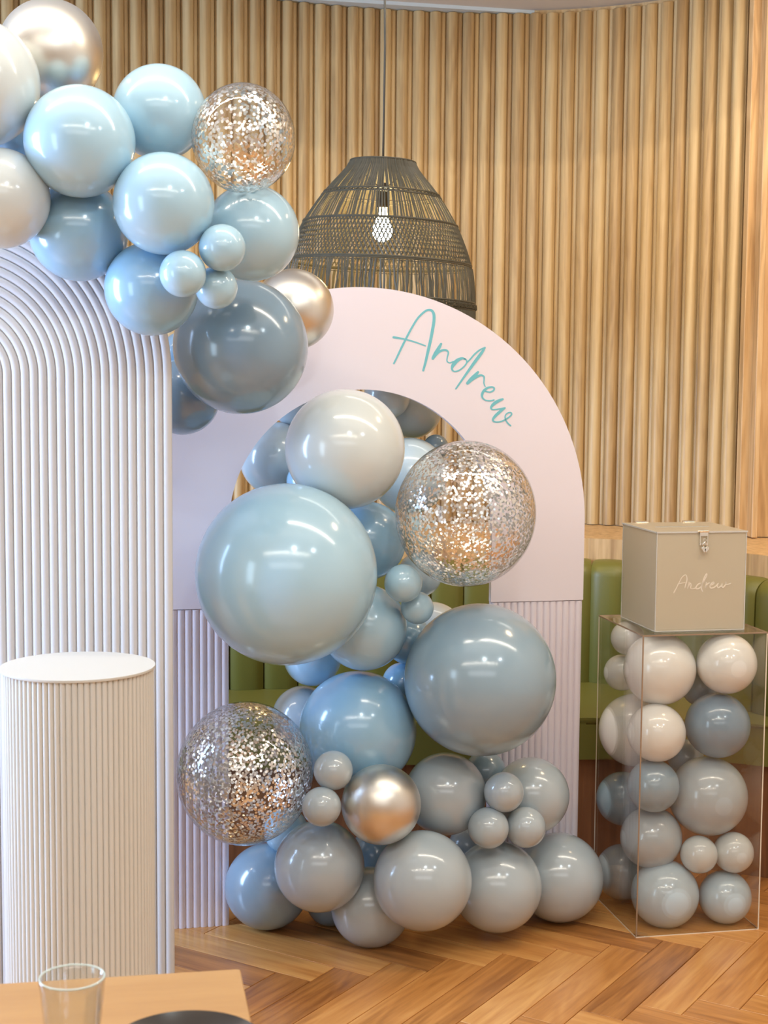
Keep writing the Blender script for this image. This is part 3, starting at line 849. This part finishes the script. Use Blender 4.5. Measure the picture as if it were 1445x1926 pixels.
def confetti(R, seed):
    rnd = random.Random(seed)
    verts, faces = [], []
    N = int(4 * PI * R * R * .6 / (PI * .0034 ** 2))
    lumps = [Vector((rnd.gauss(0, 1), rnd.gauss(0, 1), rnd.gauss(0, 1))).normalized() for _ in range(26)]
    c = 0
    while c < N:
        d = Vector((rnd.gauss(0, 1), rnd.gauss(0, 1), rnd.gauss(0, 1))).normalized()
        near = max(d.dot(l) for l in lumps)
        if rnd.random() > .42 + .58 * max(0, (near - .8) / .2):
            continue
        a = d.cross(Vector((.3, .5, .8))).normalized()
        bb = d.cross(a)
        tilt = rnd.gauss(0, .09), rnd.gauss(0, .09)
        r = .0034 * rnd.uniform(.93, 1.07)
        rr = R * rnd.uniform(.972, .992)
        i0 = len(verts)
        ph = rnd.random()
        for k in range(8):
            t = 2 * PI * (k + ph) / 8
            u, v = r * math.cos(t), r * math.sin(t)
            verts.append(tuple(d * (rr - abs(u * tilt[0] + v * tilt[1]) * 0 + u * tilt[0] + v * tilt[1]) + a * u + bb * v))
        faces.append(tuple(range(i0, i0 + 8)))
        c += 1
    me = bpy.data.meshes.new('confetti')
    me.from_pydata(verts, [], faces)
    me.materials.append(M['confetti'])
    return me
for i, (x, y, z, R, colr, label, group) in enumerate(BALLOONS):
    o = bpy.data.objects.new('confetti_balloon' if colr == 'clear' else ('chrome_balloon' if colr == 'chrome' else 'balloon'), SM[colr])
    COL.objects.link(o)
    o.location = (x, y, z)
    tx, tz = random.uniform(-.35, .35), random.uniform(-.35, .35)
    o.rotation_euler = (tx, 0, tz)
    sq = random.uniform(.985, 1.0)
    if colr == 'clear':
        sq = .985
    o.scale = (R * (1.0 if colr != 'clear' else .975), R * sq, R * (1.0 if colr != 'clear' else 1.015))
    o['label'] = label; o['category'] = 'balloon'; o['group'] = group
    k = bpy.data.objects.new('knot', KM[colr]); COL.objects.link(k)
    k.parent = o
    k.location = (0, 1.045, 0)
    ks = .9 if R > .07 else .65
    k.scale = (ks / R, ks / R, ks / R)
    if colr == 'clear':
        c = link_mesh('confetti', confetti(1.0 * R, i), None, o)
        c.scale = (1 / R, 1 / R, 1 / R)
        c['kind'] = 'stuff'

# ------------------------------------------------------------------ clear acrylic stand
TS = math.radians(11.4)
SW, SD, SH, TK = .345, .335, .801, .004
sd = thing('display_stand', 'tall clear acrylic stand filled with balloons, carrying the frosted card box', 'stand', (.669, 3.787, 0), TS)
obj('front_panel', nbox(0, SW, 0, TK, 0, SH - TK), M['acrylic'], sd)
obj('back_panel', nbox(0, SW, SD - TK, SD, 0, SH - TK), M['acrylic'], sd)
obj('side_panel', nbox(0, TK, TK, SD - TK, 0, SH - TK), M['acrylic'], sd)
obj('side_panel', nbox(SW - TK, SW, TK, SD - TK, 0, SH - TK), M['acrylic'], sd)
obj('top_panel', nbox(0, SW, 0, SD, SH - TK, SH), M['acrylic'], sd)
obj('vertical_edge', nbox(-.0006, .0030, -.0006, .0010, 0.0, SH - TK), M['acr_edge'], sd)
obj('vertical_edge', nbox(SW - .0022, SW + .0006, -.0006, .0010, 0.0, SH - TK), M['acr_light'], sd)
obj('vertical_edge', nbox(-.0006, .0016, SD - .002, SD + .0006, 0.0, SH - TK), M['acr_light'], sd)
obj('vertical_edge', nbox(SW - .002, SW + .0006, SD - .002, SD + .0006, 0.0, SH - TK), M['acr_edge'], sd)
e_ = bmesh.new()
box(e_, 0, SW, -.0005, .0015, SH - .0032, SH + .0003)
box(e_, -.0005, .0012, 0, SD, SH - .0032, SH + .0003)
box(e_, SW - .001, SW + .0005, 0, SD, SH - .0032, SH + .0003)
box(e_, 0, SW, SD - .001, SD + .0005, SH - .0032, SH + .0003)
obj('top_edge', e_, M['acr_edge'], sd)
e_ = bmesh.new()
box(e_, 0, SW, -.0008, .0004, 0, .0022); box(e_, -.0008, .0004, 0, SD, 0, .0022)
box(e_, SW - .0004, SW + .0008, 0, SD, 0, .0022)
obj('bottom_edge', e_, M['acr_light'], sd)
for (a, c, sx, sy) in ((.0, .0, 1, 1), (SW, 0, -1, 1), (0, SD, 1, -1), (SW, SD, -1, -1)):
    b = prism(bmesh.new(), [(a + sx * .004, c + sy * .004), (a + sx * .034, c + sy * .004), (a + sx * .004, c + sy * .03)][::(1 if sx * sy > 0 else -1)], .0, .008)
    obj('corner_brace', b, M['acr_light'] if False else M['acrylic'], sd)

# ------------------------------------------------------------------ frosted card box
cb = thing('card_box', 'frosted cream acrylic card box with silver script and hinged slotted lid', 'box', (.709, 3.84, SH + .0005), TS)
W, D, H_, T_ = .249, .249, .262, .004
obj('front_panel', nbox(0, W, 0, T_, T_, H_ - T_, .0004, 1), M['frost'], cb)
obj('back_panel', nbox(0, W, D - T_, D, T_, H_ - T_, .0004, 1), M['frost'], cb)
obj('side_panel', nbox(0, T_, T_ + .0003, D - T_ - .0003, T_, H_ - T_, .0004, 1), M['frost'], cb)
obj('side_panel', nbox(W - T_, W, T_ + .0003, D - T_ - .0003, T_, H_ - T_, .0004, 1), M['frost'], cb)
obj('bottom_panel', nbox(0, W, 0, D, 0, T_, .0004, 1), M['frost'], cb)
lid = bmesh.new()
sx0, sx1, sy0, sy1 = .045, .195, .118, .127
for q in ((-.002, sx0, -.002, D + .001), (sx1, W + .002, -.002, D + .001), (sx0, sx1, -.002, sy0), (sx0, sx1, sy1, D + .001)):
    box(lid, q[0], q[1], q[2], q[3], H_ - T_ + .0004, H_ + .0004)
bmesh.ops.remove_doubles(lid, verts=lid.verts, dist=1e-5)
ld = obj('lid', lid, M['frost'], cb)
sl_ = bmesh.new()
for q in ((sx0, sx1, sy0 - .001, sy0), (sx0, sx1, sy1, sy1 + .001), (sx0 - .001, sx0, sy0, sy1), (sx1, sx1 + .001, sy0, sy1)):
    box(sl_, q[0], q[1], q[2], q[3], H_ - .003, H_ + .0009)
obj('slot_edge', sl_, M['podium_top'], ld)
ed = bmesh.new()
for q in ((-.0008, .0014, -.0008, .0014), (W - .0014, W + .0008, -.0008, .0014), (-.0008, .0014, D - .0014, D + .0008)):
    box(ed, *q, 0, H_ - T_)
for z in (.0006, ):
    box(ed, 0, W, -.0008, .0010, 0, .002); box(ed, -.0008, .001, 0, D, 0, .002)
box(ed, -.0026, W + .0026, -.0026, -.0012, H_ - T_ + .0004, H_ + .0007); box(ed, -.0026, -.0012, -.0026, D + .001, H_ - T_ + .0004, H_ + .0007)
obj('polished_edge', ed, M['podium_top'], cb)
for hx in (.035, .175):
    h = bmesh.new()
    box(h, hx, hx + .034, D - .012, D + .001, H_ + .0004, H_ + .0016, .0004, 1)
    for j in range(5):
        x_ = hx + .0345 * j / 5
        tube(h, [(x_, D + .003, H_ + .002), (x_ + .0063, D + .003, H_ + .002)], .0028, 8)
    box(h, hx, hx + .034, D + .0005, D + .0018, H_ - .014, H_ - .001, .0003, 1)
    hg = obj('hinge', h, M['silver'], cb, smooth=True, auto=35)
# hasp plate with staple
hs = bmesh.new()
hx = .128
box(hs, hx - .012, hx + .012, -.004, .010, H_ + .0006, H_ + .0018, .0004, 1)
tube(hs, [(hx - .018, -.004, H_ + .0005), (hx + .013, -.004, H_ + .0005)], .0028, 8)
for a in (-.0115, .0095):
    box(hs, hx + a, hx + a + .002, -.0045, -.0022, H_ - .034, H_ - .001)
box(hs, hx - .0115, hx + .0115, -.0043, -.0026, H_ - .012, H_ - .001)
box(hs, hx - .0115, hx + .0115, -.0043, -.0026, H_ - .036, H_ - .030)
torus(hs, .0042, H_ - .022, .0011, 20, 6, hx, -.0075, 'Y')
hp = obj('hasp', hs, M['silver'], cb, smooth=True, auto=35)
BOX_STROKES = [[(0.0499, 0.904, 0.00316), (0.0559, 0.9146, 0.00264), (0.0634, 0.9293, 0.00211), (0.0709, 0.943, 0.00211), (0.0796, 0.9499, 0.00237), (0.0842, 0.946, 0.00264), (0.0852, 0.9353, 0.0029), (0.0819, 0.9247, 0.0029), (0.0799, 0.9162, 0.00237)], [(0.059, 0.9262, 0.00158), (0.0701, 0.9281, 0.00185), (0.0813, 0.93, 0.00158)], [(0.0914, 0.9309, 0.00211), (0.0901, 0.9224, 0.00264), (0.0874, 0.9139, 0.00237), (0.0916, 0.9224, 0.00211), (0.096, 0.9276, 0.00211), (0.0973, 0.9223, 0.00211), (0.0964, 0.9148, 0.00211), (0.1021, 0.9126, 0.00185), (0.1088, 0.9146, 0.00211)], [(0.1231, 0.9265, 0.00316), (0.1175, 0.9251, 0.0029), (0.1122, 0.9194, 0.00316), (0.111, 0.9135, 0.00316), (0.1178, 0.9129, 0.0029), (0.1245, 0.9175, 0.00264), (0.1298, 0.928, 0.0029), (0.1369, 0.9407, 0.0029), (0.1405, 0.9492, 0.0029), (0.1382, 0.951, 0.0029), (0.1328, 0.9408, 0.0029), (0.1283, 0.9259, 0.00316), (0.1264, 0.9132, 0.00316), (0.1298, 0.9056, 0.00316)], [(0.1395, 0.9289, 0.0029), (0.1384, 0.9204, 0.00316), (0.1376, 0.9146, 0.0029), (0.1402, 0.9214, 0.00264), (0.1446, 0.9261, 0.00264), (0.1486, 0.9277, 0.00264)], [(0.1515, 0.9212, 0.00237), (0.1571, 0.9232, 0.00264), (0.1615, 0.927, 0.0029), (0.1581, 0.9286, 0.0029), (0.1519, 0.9233, 0.00316), (0.1498, 0.917, 0.00316), (0.154, 0.9137, 0.00316), (0.163, 0.9163, 0.00264), (0.1718, 0.924, 0.00264)], [(0.1729, 0.9262, 0.00264), (0.1701, 0.9187, 0.00316), (0.1732, 0.9144, 0.00316), (0.1799, 0.9181, 0.0029), (0.1842, 0.9253, 0.00264), (0.1829, 0.9185, 0.00316), (0.1868, 0.9152, 0.00316), (0.1923, 0.9204, 0.0029), (0.1948, 0.93, 0.00264), (0.195, 0.9236, 0.00264), (0.2002, 0.9224, 0.00237), (0.2081, 0.9253, 0.00185)]]
lt = bmesh.new()
for i_, st_ in enumerate(BOX_STROKES):
    pen_stroke(lt, st_, -.0006 - .00003 * i_, .0001)
bl_ = obj('lettering', lt, M['mirror'], cb, loc=(0, 0, -(SH + .0005)))
bl_['label'] = 'mirror silver handwritten name'
# heart padlock: hangs from the hasp
cbm = Matrix.Translation((.709, 3.84, SH + .0005)) @ Matrix.Rotation(TS, 4, 'Z')
pk = thing('padlock', 'tiny silver heart-shaped padlock hanging on the front of the card box', 'padlock', cbm @ Vector((hx + .001, -.0095, H_ - .046)), TS)
hb = bmesh.new()
hp_pts = []
for i in range(40):
    t = 2 * PI * i / 40
    hp_pts.append((16 * math.sin(t) ** 3 * .00066, (13 * math.cos(t) - 5 * math.cos(2 * t) - 2 * math.cos(3 * t) - math.cos(4 * t)) * .00066))
extrude_y(hb, hp_pts, -.003, .003)
bmesh.ops.bevel(hb, geom=[e for e in hb.edges if abs(e.verts[0].co.y - e.verts[1].co.y) < 1e-6], offset=.0014, segments=3, affect='EDGES')
obj('lock_body', hb, M['silver'], pk, smooth=True, auto=50)
sh = bmesh.new()
tube(sh, [(-.0048, 0, .005)] + [(-.0048 * math.cos(PI * i / 10), 0, .013 + .0052 * math.sin(PI * i / 10)) for i in range(11)] + [(.0048, 0, .005)], .0011, 8)
obj('shackle', sh, M['silver'], pk, smooth=True)
kh = bmesh.new()
extrude_y(kh, [(.0014 * math.cos(2 * PI * i / 12), .0005 + .0014 * math.sin(2 * PI * i / 12)) for i in range(12)], -.0034, -.0029)
extrude_y(kh, [(-.0006, -.0005), (.0006, -.0005), (.0010, -.0042), (-.0010, -.0042)], -.0034, -.0029)
obj('keyhole', kh, M['dark'], pk)

# ------------------------------------------------------------------ woven pendant lamp
LX, LY = -.012, 4.62
pl = thing('pendant_lamp', 'bell-shaped pendant lamp of dark woven rattan, glowing behind the pink arch', 'lamp', (LX, LY, 0))
# (height, radius) of the bell
SHP = [(2.115, .098), (2.015, .176), (1.925, .235), (1.812, .281), (1.693, .298), (1.665, .300), (1.56, .300)]
def shade_r(z):
    Q = SHP
    for i in range(len(Q) - 1):
        if Q[i][0] >= z >= Q[i + 1][0]:
            p0, p1, p2, p3 = Q[max(i - 1, 0)], Q[i], Q[i + 1], Q[min(i + 2, len(Q) - 1)]
            t = (p1[0] - z) / (p1[0] - p2[0])
            return 0.5 * ((2 * p1[1]) + (-p0[1] + p2[1]) * t + (2 * p0[1] - 5 * p1[1] + 4 * p2[1] - p3[1]) * t * t + (-p0[1] + 3 * p1[1] - 3 * p2[1] + p3[1]) * t ** 3)
    return Q[0][1] if z > Q[0][0] else Q[-1][1]
tilt = Matrix.Translation((0, 0, 2.1)) @ Matrix.Rotation(math.radians(1.9), 4, 'Y') @ Matrix.Translation((0, 0, -2.1))
def strand(bm, z0, z1, a0, a1, w, steps=6, dr=0.0, wob=0.0):
    """flat split-cane strand following the bell"""
    prev = None
    for i in range(steps + 1):
        t = i / steps
        z = z0 + (z1 - z0) * t
        a = a0 + (a1 - a0) * t + (random.uniform(-wob, wob) if 0 < i < steps else 0)
        r = shade_r(z) + dr
        c, s_ = math.cos(a), math.sin(a)
        tx, ty = -s_ * w / 2, c * w / 2
        q = [bm.verts.new(tilt @ Vector((r * c - tx + ddx * c, r * s_ - ty + ddx * s_, z))) for ddx in (0,)] + \
            [bm.verts.new(tilt @ Vector((r * c + w * .35 * c, r * s_ + w * .35 * s_, z)))] + \
            [bm.verts.new(tilt @ Vector((r * c + tx, r * s_ + ty, z)))]
        if prev:
            for k in range(2):
                bm.faces.new((prev[k], prev[k + 1], q[k + 1], q[k]))
            bm.faces.new((prev[2], prev[0], q[0], q[2]))
        prev = q
def ring(bm, z, r=.0032, dr=.001):
    t0 = len(bm.verts)
    b2 = bmesh.new()
    torus(b2, shade_r(z) + dr, z, r, 96, 6)
    b2.transform(tilt)
    me = bpy.data.meshes.new('tmp'); b2.to_mesh(me); b2.free()
    bm.from_mesh(me)
    bpy.data.meshes.remove(me)
# top skirt: dense strands
b = bmesh.new()
for i in range(250):
    a = 2 * PI * i / 250 + random.uniform(-.008, .008)
    strand(b, 2.116, 2.02, a, a + random.uniform(-.03, .03), .0056 * random.uniform(.75, 1.1), 4, random.uniform(-.002, .001), .004)
o = obj('shade_crown', b, M['rattan'], pl); o['kind'] = 'stuff'
b = bmesh.new()
for i in range(165):
    if random.random() < .06:
        continue
    a = 2 * PI * i / 165 + random.uniform(-.009, .009)
    strand(b, 2.012, 1.926, a, a + random.uniform(-.02, .02), .0062 * random.uniform(.55, 1.15), 4, random.uniform(-.001, .001), .003)
o = obj('shade_open_band', b, M['rattan'], pl); o['kind'] = 'stuff'
b = bmesh.new()
for i in range(132):
    a = 2 * PI * i / 132
    tw = .20
    strand(b, 1.925, 1.806, a, a + tw, .0048, 9, 0.001)
    strand(b, 1.925, 1.806, a, a - tw, .0048, 9, -.001)
for k in range(7):
    z = 1.915 - k * .0155
    ring(b, z, .0011, 0)
o = obj('shade_lattice_band', b, M['rattan'], pl); o['kind'] = 'stuff'
b = bmesh.new()
for i in range(190):
    if random.random() < .05:
        continue
    a = 2 * PI * i / 190 + random.uniform(-.012, .012)
    strand(b, 1.80, 1.695, a, a + random.uniform(-.035, .035), .0068 * random.uniform(.6, 1.15), 5, random.uniform(-.002, .002), .006)
ring(b, 1.797, .0015, 0)
o = obj('shade_fringe_band', b, M['rattan'], pl); o['kind'] = 'stuff'
b = bmesh.new()
for i in range(150):
    a = 2 * PI * i / 150
    strand(b, 1.693, 1.56, a, a, .0095, 5, 0)
for k in range(12):
    z = 1.688 - k * .0022 if k < 6 else 1.60 - (k - 6) * .006
    seg_a = 0.0
    while seg_a < 2 * PI:
        ln = random.uniform(.05, .12)
        r = shade_r(z) + .0055
        tube(b, [tilt @ Vector((r * math.cos(seg_a + ln * q / 3), r * math.sin(seg_a + ln * q / 3), z + random.uniform(-.001, .001))) for q in range(4)], .0017, 4)
        seg_a += ln + random.uniform(.01, .05)
o = obj('shade_woven_hem', b, M['rattan'], pl); o['kind'] = 'stuff'
b = bmesh.new()
for z, r in ((2.113, .003), (2.016, .0032), (2.006, .0026), (1.925, .004), (1.808, .004), (1.803, .0025), (1.694, .0035), (1.672, .003), (1.56, .005)):
    ring(b, z, r)
# braided row between the first two hoops
for k in range(150):
    a = 2 * PI * k / 150
    za, zb = (2.014, 2.007) if k % 2 else (2.007, 2.014)
    tube(b, [tilt @ Vector((shade_r(z) * math.cos(aa) * 1.01, shade_r(z) * math.sin(aa) * 1.01, z)) for z, aa in ((za, a), (zb, a + .05))], .0018, 4)
obj('shade_hoops', b, M['rattan'], pl)
b = bmesh.new()
tube(b, [(0, 0, CEIL + .01), (.004, 0, 2.45), (0, 0, 2.04)], .0035, 8)
obj('cord', b, M['cord'], pl, smooth=True)
b = lathe(bmesh.new(), [(0, 2.05), (.012, 2.05), (.019, 2.035), (.021, 1.985), (.018, 1.975), (0, 1.975)], 20)
for k in range(3):
    a = 2 * PI * k / 3 + .4
    tube(b, [(.015 * math.cos(a), .015 * math.sin(a), 2.04), (.095 * math.cos(a), .095 * math.sin(a), 2.10)], .0018, 6)
obj('socket', b, M['socket'], pl, smooth=True, auto=40)
pf = [(0, 1.975), (.013, 1.973), (.0145, 1.955), (.019, 1.94)] + [(.0305 * math.cos(t), 1.905 + .033 * math.sin(t)) for t in [math.radians(q) for q in range(45, -90, -15)]] + [(0, 1.872)]
obj('bulb', lathe(bmesh.new(), pf, 28), M['bulb'], pl, smooth=True)

# ------------------------------------------------------------------ dining table with tumbler and plate
tb = thing('dining_table', 'light oak dining table corner in the foreground, bottom left', 'table', (-.167, 1.722, 0), math.radians(10.2))
TL, TD = 1.35, .75
top = bmesh.new()
box(top, -TL, 0, -TD, 0, .722, .75, .004, 2)
obj('tabletop', top, M['table'], tb, smooth=True, auto=40)
ap = bmesh.new()
for q in ((-TL + .08, -.08, -.10, -.08), (-TL + .08, -.08, -TD + .08, -TD + .10), (-.10, -.08, -TD + .08, -.08), (-TL + .08, -TL + .10, -TD + .08, -.08)):
    box(ap, *q, .65, .722)
obj('apron', ap, M['table'], tb)
for lx, ly in ((-.11, -.11), (-TL + .06, -.11), (-.11, -TD + .06), (-TL + .06, -TD + .06)):
    b = bmesh.new()
    box(b, lx, lx + .05, ly, ly + .05, 0, .722, .004, 1)
    obj('leg', b, M['table'], tb)
# tumbler, slightly hammered, tapered
gl = thing('tumbler', 'clear tapered drinking glass standing on the oak table', 'glass', (-.310, 1.449, .7503))
b = bmesh.new()
nn = 48
prof = [(0, .0), (.0215, .0), (.0235, .002)] + [(.0235 + .0095 * (i / 12), .002 + .0965 * i / 12) for i in range(1, 13)] + [(.0326, .0996)] + \
       [(.0313 - .0088 * (i / 12), .0985 - .086 * i / 12) for i in range(13)] + [(.018, .0105), (0, .0105)]
lathe(b, prof, nn)
for v in b.verts:
    if .012 < v.co.z < .088 and v.co.xy.length > .01:
        a = math.atan2(v.co.y, v.co.x)
        q = 1 + .022 * math.sin(a * 9 + 2 * math.sin(v.co.z * 160)) * math.sin(v.co.z * 230 + 2 * math.sin(a * 3))
        v.co.x *= q; v.co.y *= q
obj('glass_body', b, M['glass'], gl, smooth=True)
rm = bmesh.new(); torus(rm, .0321, .0996, .0009, 48, 6)
obj('rim', rm, M['glass_rim'], gl, smooth=True)
pt = thing('plate', 'dark grey-brown glazed round plate on the oak table, at the bottom edge', 'plate', (-.197, 1.462, .7503))
b = lathe(bmesh.new(), [(0, .0), (.045, 0), (.047, .003), (.060, .008), (.0785, .0225), (.080, .025), (.0785, .0262), (.062, .0125), (.046, .0068), (0, .006)], 64)
obj('dish', b, M['plate'], pt, smooth=True, auto=50)
